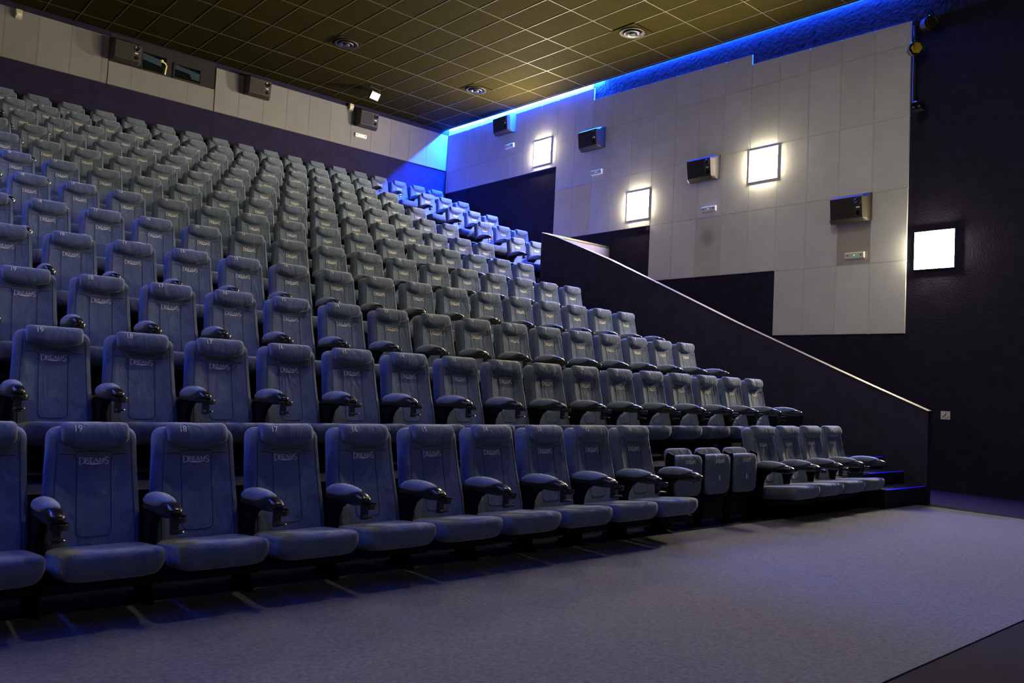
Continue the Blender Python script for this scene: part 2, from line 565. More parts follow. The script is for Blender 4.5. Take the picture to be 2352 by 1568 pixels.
for k, (xa, xb, z0, z1) in enumerate(((-8.33, -7.83, 7.82, 8.19), (-7.64, -7.07, 7.83, 8.13))):
    w = empty('window_%d' % (k + 1), ((xa + xb) / 2, -0.006, (z0 + z1) / 2))
    tag(w, 'small dark projection window %s' % ('beside the square wall speaker' if k == 0 else 'farther from the square speaker'), 'window', kind='structure')
    hx, hz = (xb - xa) / 2, (z1 - z0) / 2
    f = MB()
    f.box(-hx - .03, hx + .03, -.025, 0, hz, hz + .03).box(-hx - .03, hx + .03, -.025, 0, -hz - .03, -hz)
    f.box(-hx - .03, -hx, -.025, 0, -hz, hz).box(hx, hx + .03, -.025, 0, -hz, hz)
    f.obj('window_frame', M['booth_dark'], w)
    MB().box(-hx, hx, -.012, -.008, -hz, hz).obj('pane', M['glass'], w)
    b = MB()
    if k == 0: b.prism([(-hx + .01, .17), (-hx + .01, .03), (hx * .6, -.03), (hx * .62, .07), (hx * .45, .12)], 'y', -.006, -.002)
    else: b.prism([(-hx + .01, .14), (-hx + .01, .04), (.05, .01), (.10, -.09), (hx - .01, -.10), (hx - .01, .07)], 'y', -.006, -.002)
    b.obj('lit_booth_interior', M['booth'], w)

# left wall (out of the picture) and screen wall behind the camera
wl = MB().box(XL - 0.25, XL, YF, 0.25, -0.25, 9.2).obj('wall_left', M['wall'])
tag(wl, kind='structure')
for (ya, yb, z0, z1) in ((-0.05, -5.8, 6.64, 8.25), (-5.8, -7.6, 4.84, 8.0), (-7.6, -10.6, 3.64, 7.9), (-10.6, -13.0, 2.44, 7.65)):
    MB().box(XL + 0.0005, XL + 0.03, yb + G, ya - G, z0, z1).obj('panel', M['panel'], wl)
wf = MB().box(XL, 0.25, YF - 0.25, YF, -0.25, 9.2).obj('wall_front', M['wall'])
tag(wf, kind='structure')
ps = MB().box(XL + 1.2, -1.2, YF + 0.02, YF + 0.06, 1.0, 7.0).obj('projection_screen', M['screen'])
tag(ps, 'large white projection screen on the front wall', 'screen')

# ceiling: backing slab, T-bar grid and lay-in tiles, slightly sloped towards the screen
LIP = 0.15
def sheared(mb):
    for v in mb.v: v.z += zceil(v.y)
    return mb
ce = sheared(MB().box(XL + LIP, -LIP, YF, 0, 0.03, 0.28)).obj('ceiling', M['ceil'])
tag(ce, kind='structure')
sheared(MB().box(XL, 0.0, YF, 0, 0.30, 0.40)).obj('slot_cover', M['ceil'], ce)
GX0, GXA, GY0, GYB = -4.372, 0.592, -6.851, 1.266
gxs = [GX0 + GXA * i for i in range(-19, 8) if XL + LIP < GX0 + GXA * i < -LIP - 0.02]
gys = [GY0 + GYB * j for j in range(-13, 6) if YF < GY0 + GYB * j < -0.02]
for x in gxs:
    sheared(MB().box(x - .011, x + .011, YF, 0, -0.004, 0.02)).obj('grid_bar', M['tbar'], ce)
for y in gys:
    sheared(MB().box(XL + LIP, -LIP, y - .011, y + .011, -0.0035, 0.02)).obj('grid_bar', M['tbar'], ce)
bx = [XL + LIP] + sorted(gxs) + [-LIP]
by = [YF] + sorted(gys) + [0.0]
rest = MB()
tile_cache = {}
for i in range(len(bx) - 1):
    for j in range(len(by) - 1):
        x0, x1, y0, y1 = bx[i] + .010, bx[i + 1] - .010, by[j] + .010, by[j + 1] - .010
        if x1 > -10.5 and y1 > -12.2:
            key = (round(x1 - x0, 4), round(y1 - y0, 4))
            if key not in tile_cache:
                t = MB().box(-(x1 - x0) / 2, (x1 - x0) / 2, -(y1 - y0) / 2, (y1 - y0) / 2, 0.004, 0.024)
                for v in t.v: v.z += 0.0183 * v.y
                tile_cache[key] = t.mesh('tile', M['tile'])
            yc = (y0 + y1) / 2
            link('tile', tile_cache[key], ce, ((x0 + x1) / 2, yc, zceil(yc)))
        else:
            rest.box(x0, x1, y0, y1, 0.004, 0.024)
tag(sheared(rest).obj('tile_field', M['tile'], ce), kind='stuff')
# edge trim closing the slab towards the light slots
sheared(MB().box(-LIP - .01, -LIP, YF, 0, 0.0, 0.28)).obj('edge_trim', M['ceil'], ce)
sheared(MB().box(XL + LIP, XL + LIP + .01, YF, 0, 0.0, 0.28)).obj('edge_trim', M['ceil'], ce)

# ------------------------------------------------------------------ blue LED strips in the ceiling slots
def led_strip(side, label, y0, y1):
    sx = -1 if side == 'right' else 1
    xw = 0.0 if side == 'right' else XL
    xc = xw + sx * 0.024
    ymid = (y0 + y1) / 2
    z = zceil(ymid) + 0.125
    o = empty('led_strip', (xc, ymid, z))
    tag(o, label, 'light strip', 'blue strips along the ceiling edges')
    def sh(m):
        for v in m.v: v.z += 0.0183 * v.y
        return m
    sh(MB().box(-.022, .022, y0 - ymid, y1 - ymid, 0.008, 0.02)).obj('profile', M['white'], o)
    sh(MB().box(-.012, .012, y0 - ymid, y1 - ymid, 0.002, 0.008)).obj('diodes', M['led'], o)
    for (ya, yb), w in zip(((-6.0, y1), (y0, -6.0)), LED_POWER[side]):
        ld = bpy.data.lights.new('led_light', 'AREA')
        ld.shape = 'RECTANGLE'
        ld.size = 0.02
        ld.size_y = yb - ya
        ld.energy = w * (yb - ya)
        ld.color = LED_COLOR
        lo = bpy.data.objects.new('led_light', ld)
        COL.objects.link(lo)
        lo.parent = o
        yc = (ya + yb) / 2 - ymid
        lo.location = (0, yc, 0.0183 * yc)
        lo.rotation_euler = (math.atan(0.0183), 0, 0)
    return o
led_strip('right', 'blue glowing strip along the ceiling edge above the panelled side wall', -13.2, -0.06)
led_strip('left', 'blue strip along the ceiling edge of the opposite side wall', -19.5, -0.06)

# ------------------------------------------------------------------ parapet beside the stairs
rail_pts = [(-14.20, 1.218), (-13.409, 1.54), (-12.891, 1.757), (-11.255, 2.452), (-9.628, 3.186), (-8.356, 3.752), (-6.9, 4.33), (-6.45, 4.47)]
pw = MB().prism([(-14.20, 0.0)] + rail_pts + [(-6.45, 0.0)], 'x', -2.12, -2.0).obj('wall_parapet', M['wall_par'])
tag(pw, kind='structure')
rl = []
for y, z in rail_pts:
    rl.append([Vector((-2.13, y, z - 0.012)), Vector((-1.99, y, z - 0.012)), Vector((-1.99, y, z + 0.008)), Vector((-2.06, y, z + 0.014)), Vector((-2.13, y, z + 0.008))])
MB().loft(rl).obj('handrail', M['steel'], pw)
bw = MB().box(-2.0, 0.0, -6.40, -6.33, 2.4, 4.46).obj('wall_barrier', M['wall'])
tag(bw, kind='structure')
MB().box(-2.0, -0.001, -6.42, -6.31, 4.46, 4.50).obj('handrail', M['steel'], bw)
MB().box(-2.0, -0.002, -6.412, -6.40, 3.9, 4.455).obj('kick_board', M['wall_purple'], bw)

# ================================================================== SEATS
def Lz(z):
    """lean of the backrest face: offset along y at height z (0 at the lettering)"""
    P_ = [(0.20, -0.135), (0.30, -0.122), (0.42, -0.094), (0.55, -0.056), (0.66, -0.025), (0.77, 0.0), (0.86, 0.020), (0.95, 0.038), (1.0, 0.05)]
    for (a, ya), (b, yb) in zip(P_[:-1], P_[1:]):
        if z <= b:
            return ya + (yb - ya) * (z - a) / (b - a)
    return P_[-1][1]

def half_w(z):
    P_ = [(0.2, 0.254), (0.4, 0.254), (0.6, 0.244), (0.8, 0.235), (1.0, 0.230)]
    for (a, wa), (b, wb_) in zip(P_[:-1], P_[1:]):
        if z <= b:
            return wa + (wb_ - wa) * (z - a) / (b - a)
    return P_[-1][1]

XSEC = [(0.0, 0.0), (0.25, 0.0), (0.45, -0.001), (0.60, -0.006), (0.72, -0.014), (0.83, -0.018), (0.91, -0.012), (0.97, 0.004), (1.0, 0.03),
        (1.0, 0.075), (0.975, 0.105), (0.90, 0.122), (0.7, 0.13), (0.35, 0.132)]
def backrest_mesh():
    ztop = 0.945
    zs = [0.24, 0.27, 0.33, 0.40, 0.47, 0.54, 0.61, 0.68, 0.74, 0.80, 0.85, 0.885]
    rings, R = [], 0.06
    full = XSEC + [(0.0, 0.132)] + [(-x, y) for x, y in reversed(XSEC[1:])]
    def ring(z, w, inset):
        out = []
        for x, y in full:
            yy = y
            mid = 0.06
            yy = mid + (y - mid) * (1 - inset / 0.075)
            out.append(Vector((x * w, Lz(z) + yy, z)))
        return out
    for z in zs:
        w = half_w(z)
        if z < 0.26: rings.append(ring(z, w - 0.02, 0.02))
        else: rings.append(ring(z, w, 0.0))
    for a in (18, 36, 52, 66, 78, 86):
        t = math.radians(a)
        z = ztop - R + R * math.sin(t)
        k = 1 - math.cos(t)
        rings.append(ring(z, half_w(z) - R * 0.95 * k, 0.058 * k))
    n = len(full)
    vs_ = [q for r in rings for q in r]
    fs, fm = [], []
    for i in range(len(rings) - 1):
        for k in range(n):
            k2 = (k + 1) % n
            fs.append((i * n + k, i * n + k2, (i + 1) * n + k2, (i + 1) * n + k))
            rear = full[k][1] > 0.12 and full[k2][1] > 0.12
            fm.append(1 if rear and i < 10 else 0)
    fs.append(tuple(range(n - 1, -1, -1))); fm.append(1)
    fs.append(tuple((len(rings) - 1) * n + k for k in range(n))); fm.append(0)
    return mesh_from('backrest', vs_, fs, [M['fabric'], M['black_matt']], True, fm)

def yfront(x, z):
    u = abs(x) / half_w(z)
    for (a, ya), (b, yb) in zip(XSEC[:8], XSEC[1:9]):
        if u <= b:
            return Lz(z) + ya + (yb - ya) * (u - a) / (b - a)
    return Lz(z) + 0.03

def seam_mesh():
    m = MB()
    def line(pts):
        m.tube([(x, yfront(x, z) - 0.0005, z) for x, z in pts], 0.0022, 5)
    def arc(cx, cz, r, a0, a1, n=5):
        return [(cx + r * math.cos(math.radians(a0 + (a1 - a0) * k / n)), cz + r * math.sin(math.radians(a0 + (a1 - a0) * k / n))) for k in range(n + 1)]
    for s in (-1, 1):
        up = [(s * 0.215, 0.797), (s * 0.17, 0.800), (s * 0.135, 0.800)]
        c = arc(0.118, 0.772, 0.028, 80, 180)
        pts = up + [(s * x, z) for x, z in c]
        pts += [(s * 0.089, z) for z in (0.70, 0.62, 0.54, 0.46, 0.41)]
        c2 = arc(0.059, 0.40, 0.03, 0, -90)
        pts += [(s * x, z) for x, z in c2]
        pts += [(0.0, 0.366)]
        line(pts)
    line([(-0.095, 0.812), (-0.05, 0.815), (0, 0.816), (0.05, 0.815), (0.095, 0.812)])
    # piping along the bolsters
    for s in (-1, 1):
        line([(s * 0.83 * half_w(z), z) for z in (0.33, 0.42, 0.5, 0.6, 0.7, 0.8, 0.88)])
    return m.mesh('seam', M['seam'], True)

def superell(ax, ay, az, n1, n2, nu=28, nv=14):
    """rounded-box superellipsoid"""
    def c(w, m): return math.copysign(abs(math.cos(w)) ** m, math.cos(w))
    def s(w, m): return math.copysign(abs(math.sin(w)) ** m, math.sin(w))
    vs_, fs = [], []
    for j in range(nv + 1):
        v = -PI / 2 + PI * j / nv
        for i in range(nu):
            u = -PI + 2 * PI * i / nu
            vs_.append(Vector((ax * c(v, n1) * c(u, n2), ay * c(v, n1) * s(u, n2), az * s(v, n1))))
    for j in range(nv):
        for i in range(nu):
            i2 = (i + 1) % nu
            fs.append((j * nu + i, j * nu + i2, (j + 1) * nu + i2, (j + 1) * nu + i))
    return vs_, fs

def headrest_mesh():
    vs_, fs = [], []
    # roll: stations along x, rounded outline in y-z
    xs = [-0.172, -0.170, -0.163, -0.150, -0.12, -0.08, -0.04, 0, 0.04, 0.08, 0.12, 0.150, 0.163, 0.170, 0.172]
    n = 20
    for x in xs:
        e = max(0.0, (abs(x) - 0.148) / 0.024)
        k = math.sqrt(max(0.0, 1 - e * e)) * 0.35 + 0.65 if e < 1 else 0.60
        smile = 0.030 * (1 - (x / 0.172) ** 2)
        for i in range(n):
            a = 2 * PI * i / n
            cy, cz = math.cos(a), math.sin(a)
            py = math.copysign(abs(cy) ** 0.8, cy) * 0.058 * k
            pz = math.copysign(abs(cz) ** 0.8, cz) * 0.056 * k
            if pz < 0: pz -= smile * (-cz) 
            zc = 0.918
            yl = Lz(zc + pz) - 0.013
            vs_.append(Vector((x, yl + py, zc + pz)))
    for j in range(len(xs) - 1):
        for i in range(n):
            i2 = (i + 1) % n
            fs.append((j * n + i, j * n + i2, (j + 1) * n + i2, (j + 1) * n + i))
    fs.append(tuple(range(n))); fs.append(tuple((len(xs) - 1) * n + i for i in range(n)))
    return mesh_from('headrest', vs_, fs, M['fabric'], True)

def cushion_mesh():
    vs_, fs = superell(0.254, 0.245, 0.082, 0.36, 0.28, 40, 20)
    for v in vs_:
        f = (0.245 - v.y) / 0.49          # 1 at the front
        if v.z < 0:
            v.x *= 1 - 0.10 * (-v.z / 0.08)
            if v.y < 0: v.y *= 1 - 0.10 * (-v.z / 0.08)
        else:
            v.z -= 0.012 * (1 - (v.x / 0.26) ** 2) * (1 - abs(f - 0.45))
        v.z += 0.012 + 0.055 * (f - 0.5)
    for v in vs_:
        v.y -= 0.342
        v.z += 0.268
    return mesh_from('seat_cushion', vs_, fs, M['fabric'], True)

def pan_mesh():
    m = MB()
    m.prism([(-0.52, 0.215), (-0.50, 0.175), (-0.16, 0.14), (-0.10, 0.22), (-0.14, 0.245)], 'x', -0.215, 0.215)
    return autosmooth(m.mesh('seat_pan', M['black_matt']))

def arm_mesh():
    st = [(-0.06, .028, .500, .540), (-0.10, .036, .498, .543), (-0.20, .039, .500, .545), (-0.30, .040, .502, .550), (-0.37, .042, .500, .566),
          (-0.44, .043, .500, .588), (-0.49, .042, .505, .587), (-0.525, .039, .514, .577), (-0.548, .031, .524, .566), (-0.560, .016, .534, .555)]
    rings, n = [], 18
    for y, w, zb, zt in st:
        zc, h = (zb + zt) / 2, (zt - zb) / 2
        ring = []
        for i in range(n):
            a = 2 * PI * i / n
            ring.append(Vector((math.copysign(abs(math.cos(a)) ** .75, math.cos(a)) * w, y, zc + math.copysign(abs(math.sin(a)) ** .75, math.sin(a)) * h)))
        rings.append(ring)
    return MB().loft(rings).mesh('armrest', M['black'], True)

def arm_pad_mesh():
    st = [(-0.080, .022, .536, .552), (-0.095, .034, .530, .575), (-0.13, .040, .528, .594), (-0.19, .043, .528, .608), (-0.26, .044, .530, .615),
          (-0.33, .044, .536, .616), (-0.39, .041, .552, .611), (-0.435, .033, .572, .602), (-0.458, .018, .582, .592)]
    rings, n = [], 18
    for y, w, zb, zt in st:
        zc, h = (zb + zt) / 2, (zt - zb) / 2
        rings.append([Vector((math.copysign(abs(math.cos(2 * PI * i / n)) ** .8, math.cos(2 * PI * i / n)) * w, y, zc + math.sin(2 * PI * i / n) * h)) for i in range(n)])
    return MB().loft(rings).mesh('arm_pad', M['pad'], True)

def cup_mesh():
    m = MB()
    seg = 20
    c = (0, -0.582, 0)
    for prof in ([(0.038, 0.500), (0.043, 0.502), (0.0455, 0.528), (0.044, 0.533), (0.040, 0.531), (0.038, 0.505)],):
        rings = []
        for r, h in prof + [prof[0]]:
            rings.append([Vector((c[0] + r * math.cos(2 * PI * k / seg), c[1] + r * math.sin(2 * PI * k / seg), h)) for k in range(seg)])
        m.loft(rings, False)
    m.box(-0.018, 0.018, -0.545, -0.515, 0.43, 0.53)
    m.box(-0.012, 0.012, -0.57, -0.53, 0.448, 0.456)
    m.lathe([(0.001, 0.448), (0.034, 0.448), (0.036, 0.453), (0.034, 0.458), (0.001, 0.458)], (0, -0.580, 0), 'z', 16)
    return autosmooth(m.mesh('cup_holder', M['black']))

def leg_mesh():
    m = MB()
    prof = [(-0.02, 0.505), (-0.10, 0.520), (-0.30, 0.515), (-0.285, 0.49), (-0.235, 0.46), (-0.20, 0.40), (-0.185, 0.30), (-0.18, 0.22), (-0.19, 0.03), (-0.24, 0.012),
            (-0.24, 0.0), (0.06, 0.0), (0.06, 0.012), (0.0, 0.03), (-0.03, 0.22), (-0.02, 0.36)]
    m.prism(prof, 'x', -0.022, 0.022)
    return m.mesh('leg', M['black_matt'])

# embroidered lettering DREAMS, serif capitals, larger first and last letter, swoosh below
def lettering_mesh(width=0.155):
    m = MB()
    polys = []
    def stroke(pts, w0, w1=None):
        w1 = w0 if w1 is None else w1
        n = len(pts)
        L_, R_ = [], []
        for i, p in enumerate(pts):
            p = Vector((p[0], p[1], 0))
            a = Vector((*pts[max(0, i - 1)], 0)); b = Vector((*pts[min(n - 1, i + 1)], 0))
            d = (b - a).normalized()
            nn = Vector((-d.y, d.x, 0))
            t = i / (n - 1)
            w = (w0 + (w1 - w0) * t) / 2
            L_.append(p + nn * w); R_.append(p - nn * w)
        for i in range(n - 1):
            polys.append([L_[i], L_[i + 1], R_[i + 1], R_[i]])
    def arc(cx, cy, rx, ry, a0, a1, n=8):
        return [(cx + rx * math.cos(math.radians(a0 + (a1 - a0) * k / n)), cy + ry * math.sin(math.radians(a0 + (a1 - a0) * k / n))) for k in range(n + 1)]
    T, H_ = 0.15, 0.085
    def letter(ch, x, b, w, h):
        if ch == 'D':
            stroke([(x + .12 * w, b), (x + .12 * w, b + h)], T)
            stroke([(x, b), (x + .3 * w, b)], H_); stroke([(x, b + h), (x + .3 * w, b + h)], H_)
            stroke(arc(x + .28 * w, b + h / 2, .66 * w, h / 2, 90, 0, 6), H_, T)
            stroke(arc(x + .28 * w, b + h / 2, .66 * w, h / 2, 0, -90, 6), T, H_)
        elif ch == 'R':
            stroke([(x + .15 * w, b), (x + .15 * w, b + h)], T * .8)
            stroke([(x, b), (x + .32 * w, b)], H_); stroke([(x, b + h), (x + .3 * w, b + h)], H_)
            stroke(arc(x + .3 * w, b + .74 * h, .45 * w, .26 * h, 90, -90, 8), T * .6)
            stroke([(x + .4 * w, b + .48 * h), (x + w, b)], T * .8)
        elif ch == 'E':
            stroke([(x + .15 * w, b), (x + .15 * w, b + h)], T * .8)
            stroke([(x, b), (x + .9 * w, b)], H_ * 1.3); stroke([(x, b + h), (x + .85 * w, b + h)], H_ * 1.3)
            stroke([(x + .15 * w, b + .52 * h), (x + .65 * w, b + .52 * h)], H_ * 1.2)
            stroke([(x + .88 * w, b), (x + .92 * w, b + .2 * h)], H_); stroke([(x + .84 * w, b + h), (x + .86 * w, b + .8 * h)], H_)
        elif ch == 'A':
            stroke([(x + .12 * w, b), (x + .5 * w, b + h)], H_)
            stroke([(x + .5 * w, b + h), (x + .88 * w, b)], T * .9)
            stroke([(x + .25 * w, b + .36 * h), (x + .75 * w, b + .36 * h)], H_)
            stroke([(x, b), (x + .26 * w, b)], H_); stroke([(x + .72 * w, b), (x + w, b)], H_)
        elif ch == 'M':
            stroke([(x + .1 * w, b), (x + .14 * w, b + h)], H_)
            stroke([(x + .14 * w, b + h), (x + .5 * w, b)], T * .8)
            stroke([(x + .5 * w, b), (x + .86 * w, b + h)], H_)
            stroke([(x + .86 * w, b + h), (x + .9 * w, b)], T * .8)
            stroke([(x, b), (x + .22 * w, b)], H_); stroke([(x + .78 * w, b), (x + w, b)], H_)
        elif ch == 'S':
            up = arc(x + .5 * w, b + .75 * h, .40 * w, .25 * h, 35, 250, 9)
            dn = arc(x + .5 * w, b + .25 * h, .42 * w, .25 * h, 70, -150, 9)
            stroke(up + dn, T * .8)
    letter('D', 0.0, 0.0, 1.0, 1.22)
    x = 1.0
    for ch, w in (('R', .74), ('E', .62), ('A', .80), ('M', .95)):
        letter(ch, x, 0.36, w, 0.74)
        x += w + .06
    letter('S', x - .02, 0.0, .74, 1.22)
    W = x + .76
    # swoosh and the small raised line of type on it
    sw = [(0.85 + (W - 1.7) * k / 10, 0.22) for k in range(11)]
    top = [(px, 0.24 - 0.05 * math.sin(PI * k / 10)) for k, (px, py) in enumerate(sw)]
    bot = [(px, 0.20 - 0.30 * math.sin(PI * k / 10)) for k, (px, py) in enumerate(sw)]
    for k in range(10):
        polys.append([Vector((*top[k], 0)), Vector((*top[k + 1], 0)), Vector((*bot[k + 1], 0)), Vector((*bot[k], 0))])
    s = width / W
    for pl in polys:
        vs_ = []
        for q in pl:
            X = (q.x - W / 2) * s
            Z = 0.745 + q.y * s
            vs_.append((X, yfront(X, Z) - 0.0022, Z))
        n = len(vs_)
        m.add(vs_ + [(a, b + 0.003, c) for a, b, c in vs_],
              [tuple(range(n)), tuple(range(2 * n - 1, n - 1, -1))] + [(i, (i + 1) % n, (i + 1) % n + n, i + n) for i in range(n)])
    return m.mesh('lettering', M['thread_white'])

_digit_cache = {}
def number_mesh(n):
    """printed seat number lying on the front of the headrest"""
    if n in _digit_cache:
        return _digit_cache[n]
    cu = bpy.data.curves.new('digits', 'FONT')
    cu.body = str(n)
    cu.size = 0.047
    cu.extrude = 0.0008
    cu.resolution_u = 3
    cu.space_character = 0.95
    to = bpy.data.objects.new('digits', cu)
    me = bpy.data.meshes.new_from_object(to)
    bpy.data.objects.remove(to)
    bpy.data.curves.remove(cu)
    w = max(v.co.x for v in me.vertices) - min(v.co.x for v in me.vertices)
    x0 = min(v.co.x for v in me.vertices)
    for v in me.vertices:
        X = v.co.x - x0 - w / 2 - 0.098
        pz = 0.010 + v.co.y
        sn = min(1.0, (max(pz, 0.0) / 0.056) ** 1.25)
        cs = math.sqrt(max(0.0, 1 - sn * sn))
        zc = 0.918
        v.co = Vector((X, Lz(zc + pz) - 0.013 - 0.0582 * cs ** 0.8 - 0.0042 - v.co.z, zc + pz))
    me.materials.clear()
    me.materials.append(M['thread_white'])
    me.name = 'seat_number'
    _digit_cache[n] = me
    return me

SEAT = dict(backrest=backrest_mesh(), seam=seam_mesh(), headrest=headrest_mesh(), seat_cushion=cushion_mesh(), seat_pan=pan_mesh(),
            armrest=arm_mesh(), arm_pad=arm_pad_mesh(), cup_holder=cup_mesh(), leg=leg_mesh(), lettering=lettering_mesh())
PITCH = 0.567
ORD = ['', 'first', 'second', 'third', 'fourth', 'fifth', 'sixth', 'seventh', 'eighth', 'ninth', 'tenth', 'eleventh', 'twelfth', 'thirteenth',
       'fourteenth', 'fifteenth', 'sixteenth', 'seventeenth', 'eighteenth', 'nineteenth', 'twentieth']

def seat(x, y, z, label, group, number=None, right_arm=False, left_cup=True, left_arm=True, rotz=0.0, gap=PITCH):
    t = empty('cinema_seat', (x, y, z), rotz)
    t.scale.x = gap / PITCH
    half = PITCH / 2
    tag(t, label, 'seat', group)
    b = link('backrest', SEAT['backrest'], t)
    link('seam', SEAT['seam'], b)
    link('lettering', SEAT['lettering'], b)
    h = link('headrest', SEAT['headrest'], t)
    if number:
        link('seat_number', number_mesh(number), h)
    link('seat_cushion', SEAT['seat_cushion'], t)
    link('seat_pan', SEAT['seat_pan'], t)
    for s, on, cup in ((-1, left_arm, left_cup), (1, right_arm, False)):
        if not on: continue
        a = link('armrest', SEAT['armrest'], t, (s * half, 0, 0))
        link('arm_pad', SEAT['arm_pad'], a)
        link('leg', SEAT['leg'], t, (s * half, 0, 0))
        if cup:
            link('cup_holder', SEAT['cup_holder'], t, (s * half, 0, 0))
    return t

def rowx(r, n):
    a, b, c, d = ROWX[r]
    k = n - 4
    return ((a * k + b) * k + c) * k + d

NMAX = {1: 20, 2: 20, 3: 19, 4: 19, 5: 19, 6: 18, 7: 18, 8: 18, 9: 18, 10: 17, 11: 17}
for n in range(11, 21):
    x, y = ROW1[n - 4]
    seat(x, y, 0.006, 'blue front-row seat in the long run, %s from the low folding seats' % ORD[n - 10],
         'front row seats', n, right_arm=(n == 11), gap=ROW1[n - 5][0] - x)
for n in range(4, 8):
    x, y = ROW1[n - 4]
    where = {4: 'right beside them', 5: 'second from them', 6: 'third from them', 7: 'next to the folding seats'}[n]
    seat(x, y, 0.006, 'blue front-row seat of the four near the stairs, %s' % where, 'front row seats', None,
         right_arm=(n == 4), left_cup=(n != 7), gap=0.585)
for r in range(2, 12):
    for n in range(4, NMAX[r] + 1):
        seat(rowx(r, n), ROWY[r], TREAD[r], 'blue-grey seat of the long block, %s row up, %s from the stair aisle' % (ORD[r], ORD[n - 3]),
             'seats of the main block', n, right_arm=(n == 4), gap=(rowx(r, n - 1) - rowx(r, n + 1)) / 2)
for r in range(8, 12):
    for k in range(3):
        seat(-0.668 - 0.568 * k, ROWY[r], TREAD[r], 'seat of the short block by the panelled wall, %s row up, %s from that wall' % (ORD[r], ORD[k + 1]),
             'seats of the short block by the side wall', None, right_arm=(k == 0))
for k in range(19):
    seat(-0.49 - 0.6125 * k, ROWY[12], TREAD[12], 'seat of the topmost row against the back wall, %s from the panelled side wall' % ORD[k + 1],
         'seats of the topmost row', None, right_arm=(k == 0), gap=0.6125)

# three low folding seats with the seats tipped up, front row
def folding_back():
    vs_, fs = superell(0.205, 0.035, 0.21, 0.35, 0.35, 28, 16)
    for v in vs_:
        v.y += 0.12 + 0.22 * v.z
        v.z += 0.54
    return mesh_from('backrest', vs_, fs, M['fabric'], True)
def folding_pan():
    vs_, fs = superell(0.208, 0.05, 0.20, 0.30, 0.32, 28, 16)
    for v in vs_:
        if v.z < 0: v.y *= 1 + 0.2 * v.z / 0.2
        v.y += 0.05
        v.z += 0.495
    return mesh_from('tipped_seat', vs_, fs, M['fabric'], True)
def folding_lettering():
    src = SEAT['lettering']
    me = src.copy()
    for v in me.vertices:
        dz = v.co.z - 0.76
        dy = v.co.y - yfront(v.co.x, v.co.z)
        v.co.z = 0.628 + dz
        v.co.y = -0.0008 + dy
    return me
FB, FP, FL = folding_back(), folding_pan(), folding_lettering()
for k, (x, w) in enumerate(((-6.85, 0), (-6.365, 0), (-5.88, 0))):
    t = empty('folding_seat', (x, -13.90, 0.006))
    tag(t, 'low folding seat with its seat tipped up, %s' % ('next to the long front row', 'in the middle of the three', 'next to the four seats near the stairs')[k],
        'folding seat', 'low folding seats in the front row')
    link('backrest', FB, t)
    p = link('tipped_seat', FP, t)
    link('lettering', FL, p)
    MB().box(-0.010, 0.010, -0.0022, 0.004, 0.44, 0.485).obj('row_tag', M['white'], p)
    for s in (-1, 1):
        m = MB()
        m.prism([(0.03, 0.70), (0.10, 0.72), (0.125, 0.68), (0.11, 0.30), (0.03, 0.28), (0.035, 0.5)], 'x', s * 0.214, s * 0.236)
        m.obj('bracket', M['black_matt'], t)
        m = MB()
        m.box(min(s * 0.20, s * 0.236), max(s * 0.20, s * 0.236), 0.05, 0.09, 0.0, 0.34)
        m.box(min(s * 0.19, s * 0.24), max(s * 0.19, s * 0.24), -0.02, 0.18, 0.0, 0.012)
        m.obj('leg', M['black_matt'], t)
    MB().box(-0.215, 0.215, 0.04, 0.08, 0.25, 0.30).obj('crossbar', M['black_matt'], t)

# ================================================================== WALL LAMPS
def wall_lamp(y, z, side, label):
    o = empty('wall_lamp', (0 if side > 0 else XL, y, z), 0 if side > 0 else PI)
    tag(o, label, 'wall lamp', 'square glowing wall lamps')
    h = 0.305
    MB().box(-0.052, -0.005, -h, h, -h, h).obj('housing', M['lamp_frame'], o)
    m = MB()
    a = h - 0.004
    b = h - 0.03
    vs_ = [(-0.053, -a, -a), (-0.053, a, -a), (-0.053, a, a), (-0.053, -a, a), (-0.065, -b, -b), (-0.065, b, -b), (-0.065, b, b), (-0.065, -b, b)]
    m.add(vs_, [(0, 1, 2, 3), (4, 7, 6, 5), (0, 4, 5, 1), (1, 5, 6, 2), (2, 6, 7, 3), (3, 7, 4, 0)])
    m.obj('diffuser', M['lamp_dim'] if side < 0 else M['lamp'], o)
    return o
wall_lamp(-4.07, 7.08, 1, 'square glowing lamp highest on the panelled wall, near the back corner')
wall_lamp(-7.23, 5.32, 1, 'square glowing lamp above the upper part of the stair parapet')
wall_lamp(-10.28, 5.69, 1, 'square glowing lamp on grey panels between the two lower wall speakers')
wall_lamp(-13.40, 3.77, 1, 'square glowing lamp on bare dark wall beyond the grey panels')
for y, z in ((-4.07, 7.08), (-7.23, 5.32), (-10.28, 5.69), (-13.40, 3.77)):
    wall_lamp(y, z, -1, 'square glowing lamp on the far side wall, facing %s' % {-4.07: 'the highest lamp', -7.23: 'the lamp over the parapet', -10.28: 'the lamp between speakers', -13.40: 'the lamp on bare wall'}[y])

